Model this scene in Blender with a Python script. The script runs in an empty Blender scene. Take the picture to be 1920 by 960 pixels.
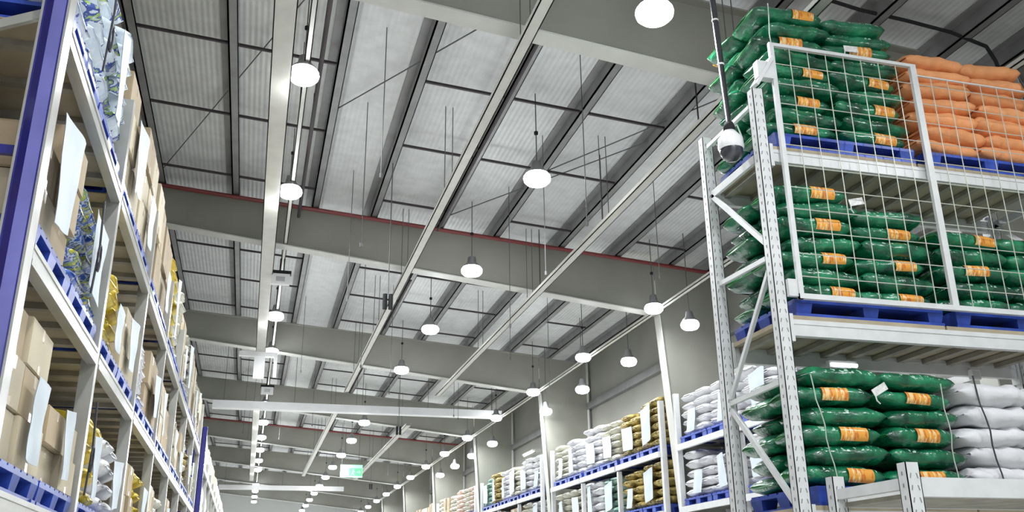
import bpy, math, random
from mathutils import Vector, Matrix, Euler, noise

# ------------------------------------------------------------------ camera
scene = bpy.context.scene
col = scene.collection
FPX = 1730.0
XA = Vector((0.96449131, -0.26389225, -0.01083503))   # camera right axis in world
UA = Vector((-0.08012279, -0.3314361, 0.94006939))    # camera up axis in world
FA = Vector((0.25166815, 0.90582062, 0.34081102))     # camera view axis in world
cd = bpy.data.cameras.new('camera')
cam = bpy.data.objects.new('camera', cd)
col.objects.link(cam)
cd.sensor_fit = 'HORIZONTAL'
cd.sensor_width = 36.0
cd.lens = 36.0 * FPX / 1920.0
cd.clip_start = 0.05
cd.clip_end = 300
R = Matrix((XA, UA, -FA)).transposed()
cam.matrix_world = Matrix.Translation((0, 0, 1.5)) @ R.to_4x4()
scene.camera = cam

# ------------------------------------------------------------------ light and exposure
w = bpy.data.worlds.new('world')
scene.world = w
w.use_nodes = True
bg = w.node_tree.nodes['Background']
bg.inputs[0].default_value = (0.86, 0.92, 1.0, 1)
bg.inputs[1].default_value = 1.3
scene.view_settings.view_transform = 'Standard'
scene.view_settings.look = 'None'
scene.view_settings.exposure = 0.0
scene.view_settings.gamma = 1.0
scene.view_settings.use_curve_mapping = False
LAMP_DOWN = 75.0      # watts of each lamp's downward disc
LAMP_ROUND = 12.0     # watts of each lamp's all-round glow
LENS_GLOW = 12.0

# ------------------------------------------------------------------ helpers
ORD = ['zeroth', 'first', 'second', 'third', 'fourth', 'fifth', 'sixth', 'seventh', 'eighth', 'ninth', 'tenth',
       'eleventh', 'twelfth', 'thirteenth', 'fourteenth', 'fifteenth', 'sixteenth', 'seventeenth', 'eighteenth',
       'nineteenth', 'twentieth', 'twenty-first', 'twenty-second']


class MB:
    def __init__(s):
        s.v = []; s.f = []; s.m = []

    def quad(s, pts, m=0):
        n = len(s.v); s.v += [tuple(p) for p in pts]; s.f.append(tuple(range(n, n + len(pts)))); s.m.append(m)

    def hexa(s, p, m=0):
        n = len(s.v); s.v += [tuple(q) for q in p]
        for f in ((0, 3, 2, 1), (4, 5, 6, 7), (0, 1, 5, 4), (1, 2, 6, 5), (2, 3, 7, 6), (3, 0, 4, 7)):
            s.f.append(tuple(n + i for i in f)); s.m.append(m)

    def box(s, x0, x1, y0, y1, z0, z1, m=0):
        s.hexa([(x0, y0, z0), (x1, y0, z0), (x1, y1, z0), (x0, y1, z0), (x0, y0, z1), (x1, y0, z1), (x1, y1, z1), (x0, y1, z1)], m)

    def bar(s, a, b, wd, ht, m=0, up=(0, 0, 1)):
        a = Vector(a); b = Vector(b); d = (b - a).normalized(); up = Vector(up)
        if abs(d.dot(up)) > .98: up = Vector((1, 0, 0))
        r = d.cross(up).normalized(); u = r.cross(d)
        r *= wd / 2; u *= ht / 2
        s.hexa([a - r - u, a + r - u, b + r - u, b - r - u, a - r + u, a + r + u, b + r + u, b - r + u], m)

    def tube(s, a, b, r, n=8, m=0, r2=None):
        a = Vector(a); b = Vector(b); d = (b - a).normalized(); up = Vector((0, 0, 1))
        if abs(d.z) > .95: up = Vector((1, 0, 0))
        e = d.cross(up).normalized(); f = d.cross(e)
        r2 = r if r2 is None else r2
        k = len(s.v)
        for i in range(n):
            t = 2 * math.pi * i / n; o = e * math.cos(t) + f * math.sin(t)
            s.v.append(tuple(a + o * r)); s.v.append(tuple(b + o * r2))
        for i in range(n):
            j = (i + 1) % n
            s.f.append((k + 2 * i, k + 2 * j, k + 2 * j + 1, k + 2 * i + 1)); s.m.append(m)
        s.f.append(tuple(k + 2 * i for i in range(n))); s.m.append(m)
        s.f.append(tuple(k + 2 * i + 1 for i in reversed(range(n)))); s.m.append(m)

    def path(s, pts, r, n=6, m=0):
        for a, b in zip(pts, pts[1:]): s.tube(a, b, r, n, m)

    def lathe(s, prof, n=20, m=0, c=(0, 0, 0)):
        k = len(s.v); L = len(prof)
        for i in range(n):
            t = 2 * math.pi * i / n
            for (r, z) in prof: s.v.append((c[0] + r * math.cos(t), c[1] + r * math.sin(t), c[2] + z))
        for i in range(n):
            j = (i + 1) % n
            for q in range(L - 1):
                s.f.append((k + i * L + q, k + j * L + q, k + j * L + q + 1, k + i * L + q + 1)); s.m.append(m)

    def mesh(s, name, mats, smooth=False):
        me = bpy.data.meshes.new(name); me.from_pydata(s.v, [], s.f)
        for q in (mats if isinstance(mats, (list, tuple)) else [mats]): me.materials.append(q)
        me.polygons.foreach_set('material_index', s.m)
        if smooth: me.polygons.foreach_set('use_smooth', [True] * len(s.f))
        me.update(); me.validate()
        return me

    def build(s, name, mats, parent=None, smooth=False, loc=(0, 0, 0)):
        return link(name, s.mesh(name, mats, smooth), parent, loc)


def link(name, data, parent=None, loc=(0, 0, 0), rot=(0, 0, 0)):
    o = bpy.data.objects.new(name, data); col.objects.link(o)
    o.location = loc; o.rotation_euler = rot
    if parent is not None: o.parent = parent
    return o


def tag(o, label=None, cat=None, group=None, kind=None):
    if label: o['label'] = label
    if cat: o['category'] = cat
    if group: o['group'] = group
    if kind: o['kind'] = kind
    return o


def thing(name, label, cat, loc=(0, 0, 0), rz=0, group=None):
    return tag(link(name, None, None, loc, (0, 0, rz)), label, cat, group)


def copy_tree(o, parent=None):
    c = o.copy(); col.objects.link(c); c.parent = parent
    for ch in list(o.children): copy_tree(ch, c)
    return c


# ------------------------------------------------------------------ materials
def mat(name, rgb, rough=.6, metal=0., noise_amt=0., scale=8., bump=0., bscale=30., coat=0., vary=0., emit=0., second=None, stretch=(1, 1, 1)):
    m = bpy.data.materials.new(name); m.use_nodes = True
    nt = m.node_tree; N = nt.nodes; L = nt.links; b = N['Principled BSDF']
    b.inputs['Base Color'].default_value = (*rgb, 1); b.inputs['Roughness'].default_value = rough
    b.inputs['Metallic'].default_value = metal; b.inputs['Coat Weight'].default_value = coat
    b.inputs['Coat Roughness'].default_value = .15
    tc = N.new('ShaderNodeTexCoord'); mp = N.new('ShaderNodeMapping'); mp.inputs['Scale'].default_value = stretch
    L.new(tc.outputs['Object'], mp.inputs[0]); vec = mp.outputs[0]
    out = None
    if noise_amt > 0 or second:
        n = N.new('ShaderNodeTexNoise'); n.inputs['Scale'].default_value = scale; n.inputs['Detail'].default_value = 4
        L.new(vec, n.inputs['Vector'])
        r = N.new('ShaderNodeValToRGB'); r.color_ramp.elements[0].position = .38; r.color_ramp.elements[1].position = .62
        c2 = second or tuple(c * (1 - noise_amt) for c in rgb)
        r.color_ramp.elements[0].color = (*c2, 1); r.color_ramp.elements[1].color = (*rgb, 1)
        L.new(n.outputs[0], r.inputs[0]); out = r.outputs[0]
    if vary > 0:
        oi = N.new('ShaderNodeObjectInfo'); h = N.new('ShaderNodeHueSaturation')
        mr = N.new('ShaderNodeMapRange'); mr.inputs[3].default_value = 1 - vary; mr.inputs[4].default_value = 1 + vary
        L.new(oi.outputs['Random'], mr.inputs[0]); L.new(mr.outputs[0], h.inputs['Value'])
        if out: L.new(out, h.inputs['Color'])
        else: h.inputs['Color'].default_value = (*rgb, 1)
        out = h.outputs[0]
    if out: L.new(out, b.inputs['Base Color'])
    if bump > 0:
        n2 = N.new('ShaderNodeTexNoise'); n2.inputs['Scale'].default_value = bscale; n2.inputs['Detail'].default_value = 3
        L.new(vec, n2.inputs['Vector'])
        bp = N.new('ShaderNodeBump'); bp.inputs['Strength'].default_value = bump; bp.inputs['Distance'].default_value = .02
        L.new(n2.outputs[0], bp.inputs['Height']); L.new(bp.outputs[0], b.inputs['Normal'])
    if emit > 0:
        b.inputs['Emission Color'].default_value = (*rgb, 1); b.inputs['Emission Strength'].default_value = emit
    return m


def patch_mat(name, base, spots, scale=7., rough=.35, coat=.3, stretch=(1, 1, 1), vary=.08):
    """printed film: voronoi cells coloured from a ramp of constant steps"""
    m = mat(name, base, rough, coat=coat, bump=.5, bscale=14)
    nt = m.node_tree; N = nt.nodes; L = nt.links; b = N['Principled BSDF']
    tc = N.new('ShaderNodeTexCoord'); mp = N.new('ShaderNodeMapping'); mp.inputs['Scale'].default_value = stretch
    L.new(tc.outputs['Object'], mp.inputs[0])
    oi = N.new('ShaderNodeObjectInfo')
    v = N.new('ShaderNodeTexNoise'); v.noise_dimensions = '4D'; v.inputs['Scale'].default_value = scale; v.inputs['Detail'].default_value = 3
    v.inputs['Distortion'].default_value = .8; L.new(mp.outputs[0], v.inputs['Vector'])
    ml = N.new('ShaderNodeMath'); ml.operation = 'MULTIPLY'; ml.inputs[1].default_value = 9; L.new(oi.outputs['Random'], ml.inputs[0]); L.new(ml.outputs[0], v.inputs['W'])
    sp = N.new('ShaderNodeMapRange'); sp.inputs[1].default_value = .3; sp.inputs[2].default_value = .7; L.new(v.outputs[0], sp.inputs[0])
    r = N.new('ShaderNodeValToRGB'); r.color_ramp.interpolation = 'CONSTANT'
    els = r.color_ramp.elements; cols = [base] + list(spots)
    els[0].position = 0; els[0].color = (*cols[0], 1)
    els[1].position = .4; els[1].color = (*cols[1], 1)
    for i, c in enumerate(cols[2:]):
        e = els.new(.4 + .6 * (i + 1) / (len(cols) - 1)); e.color = (*c, 1)
    L.new(sp.outputs[0], r.inputs[0]); L.new(r.outputs[0], b.inputs['Base Color'])
    return m


def roof_mat():
    m = mat('roof_foil', (.60, .61, .61), .5, .25)
    nt = m.node_tree; N = nt.nodes; L = nt.links; b = N['Principled BSDF']
    tc = N.new('ShaderNodeTexCoord')
    sep = N.new('ShaderNodeSeparateXYZ'); L.new(tc.outputs['Object'], sep.inputs[0])
    w1 = N.new('ShaderNodeTexWave'); w1.bands_direction = 'X'; w1.inputs['Scale'].default_value = 4.2; w1.inputs['Distortion'].default_value = .4
    w2 = N.new('ShaderNodeTexWave'); w2.bands_direction = 'Y'; w2.inputs['Scale'].default_value = .42; w2.inputs['Distortion'].default_value = 1.2; w2.inputs['Detail'].default_value = 2
    n = N.new('ShaderNodeTexNoise'); n.inputs['Scale'].default_value = 5; n.inputs['Detail'].default_value = 6
    for q in (w1, w2, n): L.new(tc.outputs['Object'], q.inputs['Vector'])
    a = N.new('ShaderNodeMath'); a.operation = 'MULTIPLY_ADD'; a.inputs[1].default_value = .35
    L.new(w2.outputs['Fac'], a.inputs[0]); L.new(w1.outputs['Fac'], a.inputs[2])
    a2 = N.new('ShaderNodeMath'); a2.operation = 'MULTIPLY_ADD'; a2.inputs[1].default_value = 1.2
    L.new(n.outputs[0], a2.inputs[0]); L.new(a.outputs[0], a2.inputs[2])
    bp = N.new('ShaderNodeBump'); bp.inputs['Strength'].default_value = .16; bp.inputs['Distance'].default_value = .02
    L.new(a2.outputs[0], bp.inputs['Height']); L.new(bp.outputs[0], b.inputs['Normal'])
    r = N.new('ShaderNodeValToRGB'); r.color_ramp.elements[0].position = .3; r.color_ramp.elements[1].position = .7
    r.color_ramp.elements[0].color = (.56, .57, .57, 1); r.color_ramp.elements[1].color = (.66, .67, .67, 1)
    L.new(n.outputs[0], r.inputs[0]); L.new(r.outputs[0], b.inputs['Base Color'])
    return m


def green_mat():
    m = mat('green_film', (.008, .20, .08), .24, coat=.8, bump=.8, bscale=15, vary=.0)
    nt = m.node_tree; N = nt.nodes; L = nt.links; b = N['Principled BSDF']
    tc = N.new('ShaderNodeTexCoord'); oi = N.new('ShaderNodeObjectInfo')
    n = N.new('ShaderNodeTexNoise'); n.noise_dimensions = '4D'; n.inputs['Scale'].default_value = 6; n.inputs['Detail'].default_value = 4
    L.new(tc.outputs['Object'], n.inputs['Vector']); ml = N.new('ShaderNodeMath'); ml.operation = 'MULTIPLY'; ml.inputs[1].default_value = 20
    L.new(oi.outputs['Random'], ml.inputs[0]); L.new(ml.outputs[0], n.inputs['W'])
    r = N.new('ShaderNodeValToRGB'); e = r.color_ramp.elements
    e[0].position = .36; e[0].color = (.002, .05, .026, 1); e[1].position = .55; e[1].color = (.006, .165, .072, 1)
    q = e.new(.70); q.color = (.02, .27, .12, 1)
    L.new(n.outputs[0], r.inputs[0])
    # pale printed flecks in a band along the sack
    mp = N.new('ShaderNodeMapping'); mp.inputs['Scale'].default_value = (30, 8, 26); L.new(tc.outputs['Object'], mp.inputs[0])
    v = N.new('ShaderNodeTexNoise'); v.noise_dimensions = '4D'; v.inputs['Scale'].default_value = 1.; v.inputs['Detail'].default_value = 1; L.new(mp.outputs[0], v.inputs['Vector']); L.new(ml.outputs[0], v.inputs['W'])
    g = N.new('ShaderNodeMath'); g.operation = 'GREATER_THAN'; g.inputs[1].default_value = .60; L.new(v.outputs[0], g.inputs[0])
    sx = N.new('ShaderNodeSeparateXYZ'); L.new(tc.outputs['Object'], sx.inputs[0])
    z1 = N.new('ShaderNodeMath'); z1.operation = 'COMPARE'; z1.inputs[1].default_value = .118; z1.inputs[2].default_value = .020; L.new(sx.outputs[2], z1.inputs[0])
    x1 = N.new('ShaderNodeMath'); x1.operation = 'COMPARE'; x1.inputs[1].default_value = .0; x1.inputs[2].default_value = .26; L.new(sx.outputs[0], x1.inputs[0])
    m1 = N.new('ShaderNodeMath'); m1.operation = 'MULTIPLY'; L.new(z1.outputs[0], m1.inputs[0]); L.new(x1.outputs[0], m1.inputs[1])
    m2 = N.new('ShaderNodeMath'); m2.operation = 'MULTIPLY'; L.new(m1.outputs[0], m2.inputs[0]); L.new(g.outputs[0], m2.inputs[1])
    mx = N.new('ShaderNodeMix'); mx.data_type = 'RGBA'; L.new(m2.outputs[0], mx.inputs[0]); L.new(r.outputs[0], mx.inputs[6]); mx.inputs[7].default_value = (.42, .62, .50, 1)
    L.new(mx.outputs[2], b.inputs['Base Color'])
    return m


def label_mat():
    m = mat('orange_label', (.80, .34, .05), .35, coat=.4)
    nt = m.node_tree; N = nt.nodes; L = nt.links; b = N['Principled BSDF']
    tc = N.new('ShaderNodeTexCoord'); mp = N.new('ShaderNodeMapping'); mp.inputs['Scale'].default_value = (85, .5, 26)
    L.new(tc.outputs['Object'], mp.inputs[0])
    v = N.new('ShaderNodeTexVoronoi'); v.inputs['Scale'].default_value = 1.; L.new(mp.outputs[0], v.inputs['Vector'])
    sp = N.new('ShaderNodeSeparateColor'); L.new(v.outputs['Color'], sp.inputs[0])
    r = N.new('ShaderNodeValToRGB'); r.color_ramp.interpolation = 'CONSTANT'
    e = r.color_ramp.elements
    e[0].color = (.82, .36, .05, 1); e[1].position = .62; e[1].color = (.62, .18, .03, 1)
    q = e.new(.82); q.color = (.88, .62, .30, 1)
    L.new(sp.outputs[1], r.inputs[0]); L.new(r.outputs[0], b.inputs['Base Color'])
    return m


M = {}
M['roof'] = roof_mat()
M['steel_web'] = mat('olive_grey_paint', (.31, .31, .27), .45, noise_amt=.12, scale=1.2)
M['steel_flange'] = mat('pale_grey_paint', (.60, .60, .56), .35, noise_amt=.08, scale=3)
M['purlin'] = mat('galvanised_purlin', (.27, .27, .27), .45, .3, noise_amt=.2, scale=3)
M['rod'] = mat('dark_rod', (.05, .04, .045), .6)
M['tray'] = mat('pale_tray_metal', (.62, .61, .56), .4, noise_amt=.08, scale=4)
M['red_pipe'] = mat('dark_red_paint', (.20, .035, .035), .4)
M['wire'] = mat('thin_wire', (.12, .12, .12), .6)
M['white_bar'] = mat('white_painted_duct', (.92, .92, .93), .35, noise_amt=.05, scale=3)  # lamp light on the ducts and cross tray put into the white
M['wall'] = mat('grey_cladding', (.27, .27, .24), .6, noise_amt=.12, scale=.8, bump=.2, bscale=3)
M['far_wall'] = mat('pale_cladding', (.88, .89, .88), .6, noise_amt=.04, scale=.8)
M['floor'] = mat('polished_concrete', (.62, .62, .60), .35, noise_amt=.12, scale=.7)
M['rack'] = mat('light_grey_rack_paint', (.66, .67, .67), .35, noise_amt=.08, scale=9)
M['rack_left'] = mat('grey_beige_rack_paint', (.46, .46, .43), .28, .35, noise_amt=.12, scale=5)
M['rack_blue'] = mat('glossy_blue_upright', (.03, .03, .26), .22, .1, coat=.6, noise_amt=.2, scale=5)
M['rack_lilac'] = mat('polished_blue_facet', (.20, .20, .58), .2, .55, coat=.6, noise_amt=.2, scale=3)  # lighter blue paints the lamp highlight on the post's right facet
M['hole'] = mat('slot_shadow', (.20, .20, .20), .8)
M['bars'] = mat('dull_deck_bar', (.34, .32, .26), .6, noise_amt=.25, scale=6)
M['board'] = mat('beige_deck_board', (.42, .36, .25), .7, noise_amt=.2, scale=4)
M['mesh'] = mat('mesh_wire', (.62, .63, .55), .4, .3)
M['pallet'] = mat('blue_plastic', (.035, .085, .46), .35, noise_amt=.35, scale=6, vary=.15)
M['pallet_dark'] = mat('dark_blue_plastic', (.02, .05, .40), .4, noise_amt=.3, scale=6)
M['green'] = green_mat()
M['green_tip'] = mat('lime_print', (.02, .20, .045), .35, coat=.4)
M['orange'] = mat('peach_orange_woven', (.86, .37, .15), .6, noise_amt=.14, scale=5, bump=.6, bscale=12, vary=.07)
M['orange_tip'] = mat('peach_fold', (.74, .24, .08), .6)
M['white_sack'] = mat('white_woven', (.74, .74, .76), .55, noise_amt=.05, scale=5, bump=.6, bscale=10, vary=.05)
M['cream_sack'] = mat('cream_woven', (.60, .59, .50), .55, noise_amt=.15, scale=6, bump=.6, bscale=12, vary=.08)
M['gold_sack'] = mat('gold_print_woven', (.60, .47, .14), .5, bump=.6, bscale=12, vary=.15, second=(.16, .12, .035), scale=9, noise_amt=.1)
M['yellow_sack'] = mat('yellow_woven', (.78, .60, .03), .5, bump=.7, bscale=12, vary=.08, second=(.55, .42, .06), scale=8, noise_amt=.1)
M['teal_sack'] = mat('teal_woven', (.10, .30, .20), .5, bump=.6, bscale=12, vary=.15, second=(.5, .62, .56), scale=8, noise_amt=.1)
M['pink_sack'] = mat('dusty_pink_woven', (.55, .34, .27), .5, bump=.6, bscale=12, vary=.1, second=(.65, .6, .52), scale=6, noise_amt=.1)
M['print_sack'] = patch_mat('blue_white_lime_print', (.72, .80, .86), [(.66, .74, .84), (.70, .76, .82), (.04, .08, .36), (.38, .56, .12), (.66, .72, .80)], 6)
M['blueprint'] = patch_mat('blue_yellow_print', (.03, .12, .50), [(.60, .66, .74), (.03, .08, .32), (.62, .62, .05), (.30, .50, .20), (.05, .12, .4)], 10)
M['carton'] = mat('brown_cardboard', (.43, .34, .22), .75, noise_amt=.14, scale=3, vary=.14)
M['carton_pale'] = mat('pale_cardboard', (.54, .47, .34), .75, noise_amt=.1, scale=3, vary=.12)
M['carton_red'] = mat('rust_cardboard', (.27, .17, .10), .75, noise_amt=.2, scale=3, vary=.2)  # rust cardboard darkened to carry the rear rack's shade
M['carton_dark'] = mat('dull_brown_cardboard', (.20, .14, .08), .75, noise_amt=.2, scale=3, vary=.2)  # brown cardboard with the shade behind the left rack in its colour
M['tape'] = mat('packing_tape', (.62, .50, .34), .2, coat=.4)
M['paper'] = mat('white_paper_sheet', (.60, .67, .72), .6, noise_amt=.05, scale=5, bump=.15, bscale=8)
M['film'] = mat('cloudy_wrap', (.46, .49, .46), .3, coat=.5, bump=.9, bscale=9, second=(.5, .52, .46), scale=5, noise_amt=.1)
M['strap'] = mat('black_strap', (.03, .03, .04), .5)
M['rope'] = mat('pale_twine', (.50, .56, .48), .6)
M['label'] = label_mat()
M['tag_white'] = mat('white_tag', (.82, .82, .80), .5, noise_amt=.25, scale=40)
M['lens'] = mat('lit_lens', (.93, .97, 1.0), .4, emit=LENS_GLOW)
M['housing'] = mat('lamp_housing', (.35, .35, .36), .4, .6)
M['black'] = mat('black_plastic', (.012, .012, .014), .85)
M['dome_white'] = mat('white_plastic', (.80, .80, .80), .35)
M['dome_dark'] = mat('smoked_dome', (.04, .04, .05), .08, coat=.8)
M['pole'] = mat('dark_steel_pole', (.10, .10, .115), .25, .7)
M['sign_green'] = mat('lit_green', (.06, .50, .12), .4, emit=.9)
M['sign_pale'] = mat('lit_pale_green', (.22, .52, .34), .4, emit=.7)
M['strip_soft'] = mat('lit_small_tube', (.9, .95, 1.), .4, emit=1.5)
M['strip'] = mat('lit_tube', (.9, .95, 1.), .4, emit=5)

# ------------------------------------------------------------------ geometry of the hall
SL = .0755


def roof_z(x): return 8.37 - SL * (x + 1.9)          # underside line of the purlins' seat


def raf_z(x): return 7.62 - .11 * (x + 1.67)          # rafters' bottom flange


XL, XR = -8.0, 8.95
YB, YF = -18.0, 72.0

s = MB(); s.box(XL - .2, XR + .2, YB - 4, YF + .2, -.15, 0); tag(s.build('floor', M['floor']), kind='structure')
s = MB()
ro = .20
s.hexa([(XL, YB, roof_z(XL) + ro), (XR, YB, roof_z(XR) + ro), (XR, YF, roof_z(XR) + ro), (XL, YF, roof_z(XL) + ro),
        (XL, YB, roof_z(XL) + ro + .08), (XR, YB, roof_z(XR) + ro + .08), (XR, YF, roof_z(XR) + ro + .08), (XL, YF, roof_z(XL) + ro + .08)])
tag(s.build('ceiling', M['roof']), kind='structure')
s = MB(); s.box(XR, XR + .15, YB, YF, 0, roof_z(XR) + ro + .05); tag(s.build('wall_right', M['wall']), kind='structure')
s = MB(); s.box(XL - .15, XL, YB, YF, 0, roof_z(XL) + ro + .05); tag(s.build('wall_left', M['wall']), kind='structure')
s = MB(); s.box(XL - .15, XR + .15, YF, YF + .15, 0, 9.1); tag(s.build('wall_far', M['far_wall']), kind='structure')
# horizontal girts along the right wall
for i, (z, mt) in enumerate(((6.3, 'purlin'), (5.4, 'steel_flange'))):
    s = MB(); s.box(XR - .13, XR, YB, YF, z - .09, z + .09)
    tag(s.build('trim_%d' % (i + 1), M[mt]), kind='structure')

# purlins
PX = [-7.1, -5.85, -4.55, -3.3, -2.03, -.76, .66, 1.74, 3.0, 4.11, 5.42, 6.6, 7.75, 8.6]
for i, x in enumerate(PX):
    z = roof_z(x)
    s = MB()
    s.box(-.012, .012, YB, YF - .05, 0, .2)
    s.box(-.012, .12, YB, YF - .05, 0, .014)
    s.box(-.12, .012, YB, YF - .05, .185, .2)
    s.box(.108, .12, YB, YF - .05, 0, .03)
    o = s.build('roof_purlin', M['purlin'], loc=(x, 0, z + .001))
    tag(o, 'galvanised roof purlin, %s line from the right wall, running above the rafters' % ORD[len(PX) - i], 'purlin', 'roof purlins')

# portal frames
FY = [8.2, 16.2, 24.2, 32.2, 40.2, 48.2, 56.2, 64.2]
for i, y in enumerate(FY):
    t = thing('steel_rafter', 'deep grey steel rafter with pale bottom flange, %s one from the camera' % ORD[i + 1], 'rafter', (0, y, 0), 0, 'steel rafters')
    x0, x1 = XL + .02, 7.45
    s = MB()
    s.hexa([(x0, -.01, raf_z(x0)), (x1, -.01, raf_z(x1)), (x1, .01, raf_z(x1)), (x0, .01, raf_z(x0)),
            (x0, -.01, roof_z(x0) - .012), (x1, -.01, roof_z(x1) - .012), (x1, .01, roof_z(x1) - .012), (x0, .01, roof_z(x0) - .012)])
    s.build('web', M['steel_web'], t)
    s = MB()
    for zf, e in ((roof_z, -.012),):
        s.hexa([(x0, -.12, zf(x0) + e - .012), (x1, -.12, zf(x1) + e - .012), (x1, .12, zf(x1) + e - .012), (x0, .12, zf(x0) + e - .012),
                (x0, -.12, zf(x0) - .001), (x1, -.12, zf(x1) - .001), (x1, .12, zf(x1) - .001), (x0, .12, zf(x0) - .001)])
    s.build('top_flange', M['steel_web'], t)
    s = MB(); x1b = 7.44
    s.hexa([(x0, -.125, raf_z(x0) - .02), (x1b, -.125, raf_z(x1b) - .02), (x1b, .125, raf_z(x1b) - .02), (x0, .125, raf_z(x0) - .02),
            (x0, -.125, raf_z(x0)), (x1b, -.125, raf_z(x1b)), (x1b, .125, raf_z(x1b)), (x0, .125, raf_z(x0))])
    s.build('bottom_flange', M['steel_flange'], t)
    zt = raf_z(7.47) - .02
    c = thing('steel_column', 'tapered grey steel column against the right wall, %s one from the camera' % ORD[i + 1], 'column', (7.47, y, 0), 0, 'tapered steel columns')
    s = MB()
    s.hexa([(.45, -.01, 0), (1.38, -.01, 0), (1.38, .01, 0), (.45, .01, 0), (.01, -.01, zt), (1.38, -.01, zt), (1.38, .01, zt), (.01, .01, zt)])
    za, zb = roof_z(7.48) - .02, roof_z(8.85) - .02
    s.hexa([(.01, -.01, zt), (1.38, -.01, zt), (1.38, .01, zt), (.01, .01, zt), (.01, -.01, za), (1.38, -.01, zb), (1.38, .01, zb), (.01, .01, za)])
    s.build('web', M['steel_web'], c)
    s = MB()
    s.hexa([(.43, -.125, 0), (.45, -.125, 0), (.45, .125, 0), (.43, .125, 0), (-.01, -.125, zt + .02), (.01, -.125, zt + .02), (.01, .125, zt + .02), (-.01, .125, zt + .02)])
    s.build('inner_flange', M['steel_flange'], c)
    s = MB(); s.box(1.38, 1.4, -.125, .125, 0, zb); s.build('outer_flange', M['steel_flange'], c)
    s = MB(); s.box(.35, 1.42, -.2, .2, 0, .03); s.build('base_plate', M['steel_flange'], c)

# sag rods between purlins
rods = []
for fi, y in enumerate(FY[:5]):
    for j, dy in enumerate((2.85, 4.85, 7.1)):
        for (a, b) in ((-2.03, -.76), (-.76, .66), (1.74, 3.0), (3.0, 4.11), (4.11, 5.42), (6.6, 7.75)):
            if fi == 0 and j == 2 and a == 3.0: continue
            rods.append((fi, j, a, b, y + dy))
for fi, j, a, b, y in rods:
    s = MB(); s.bar((a, y, roof_z(a) + .03), (b + .02, y, roof_z(b) + .03), .035, .035)
    side = {-2.03: 'far left', -.76: 'left', 1.74: 'centre left', 3.0: 'centre', 4.11: 'centre right', 6.6: 'right'}[a]
    tag(s.build('sag_rod', M['rod']), 'dark sag rod between purlins in roof bay behind %s rafter, %s row, %s' % (ORD[fi + 1], ORD[j + 1], side), 'rod', 'dark sag rods')
# thin diagonal cross bracing under the roof
for i, (xa, ya, xb, yb, lb) in enumerate(((.66, 12.6, 3.0, 8.4, 'left'), (3.0, 15.9, 5.42, 11.6, 'centre'), (4.11, 13.5, 6.6, 8.6, 'right'), (-2.03, 15.9, .66, 8.4, 'far left'))):
    s = MB(); s.tube((xa, ya, roof_z(xa) + .1), (xb, yb, roof_z(xb) + .1), .010, 6)
    tag(s.build('bracing_wire', M['wire']), 'thin diagonal roof bracing wire before the second rafter, %s one' % lb, 'wire')

# red pipes on rafters
for i, y in ((1, 16.2), (4, 40.2)):
    s = MB(); s.tube((-6, y - .16, roof_z(-6) - .05), (8.8, y - .16, roof_z(8.8) - .05), .038, 10)
    tag(s.build('red_pipe', M['red_pipe']), 'long dark red pipe along the top of the %s rafter' % ORD[i + 1], 'pipe', 'red pipes')
# cross ducts, their white colour standing in for lamp light
for k, (y, z, xa, xb) in enumerate(((28.0, 6.68, -1.3, 7.35), (52.0, 6.78, -1.7, 4.8))):
    t = thing('cross_duct', ['long bright white cross duct hanging between third and fourth rafter', 'far white cross duct near the end of the hall'][k], 'duct', ((xa + xb) / 2, y, z))
    h = (xb - xa) / 2
    s = MB(); s.box(-h, h, -.15, .15, -.11, .11); s.build('duct_body', M['white_bar'], t)
    for q in range(5):
        xx = -h + .3 + q * (2 * h - .6) / 4
        s = MB(); s.tube((xx, 0, .11), (xx, 0, roof_z(xx + (xa + xb) / 2) - z + .2), .008, 6); s.build('hanger_rod', M['wire'], t)


# cable trays / rails hanging under the rafters
def rail(name, x, z, y0, y1, wd, ht, label, hang=True, m='tray', step=4.0):
    t = thing(name, label, 'cable tray', (x, y0, z))
    s = MB(); L = y1 - y0
    s.box(-wd / 2, wd / 2, 0, L, -.006, .006)
    s.box(-wd / 2, -wd / 2 + .012, 0, L, -.006, ht); s.box(wd / 2 - .012, wd / 2, 0, L, -.006, ht)
    s.build('channel', M[m], t)
    if hang:
        n = int(L / step)
        for i in range(n):
            yy = 1.9 + i * step
            for sx in (-1, 1):
                s = MB(); s.tube((sx * wd * .42, yy, 0), (sx * wd * .42, yy, roof_z(x) + .2 - z), .007, 5)
                s.build('hanger_rod', M['wire'], t)
    return t


rail('cable_tray', -.06, 7.10, 2.0, 23.3, .235, .06, 'wide pale cable tray, leftmost of the long trays under the roof')
rail('cable_tray', -.06, 7.10, 30.0, 51.7, .235, .06, 'wide pale cable tray continuing beyond the white cross duct')
rail('cable_tray', 2.37, 6.85, 2.0, 26.2, .13, .06, 'narrow pale cable tray above the middle of the aisle')
rail('cable_tray', 2.37, 6.85, 29.0, 47.0, .16, .07, 'narrow pale cable tray beyond the white cross duct, centre')
rail('cable_tray', 4.76, 6.60, 2.0, 25.0, .13, .06, 'narrow pale cable tray between centre and right lamp rows')
rail('cable_tray', 4.76, 6.60, 30.0, 46.0, .17, .07, 'narrow pale cable tray leading to the green sign')
rail('cable_tray', 7.31, 6.56, 2.0, 56.0, .09, .05, 'long pale cable tray at the column heads', hang=False)
rail('lamp_conduit', .23, 7.44, 2.0, 56.0, .07, .04, 'thin pale conduit carrying the left row of lamps', hang=True, step=3.52)
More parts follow.
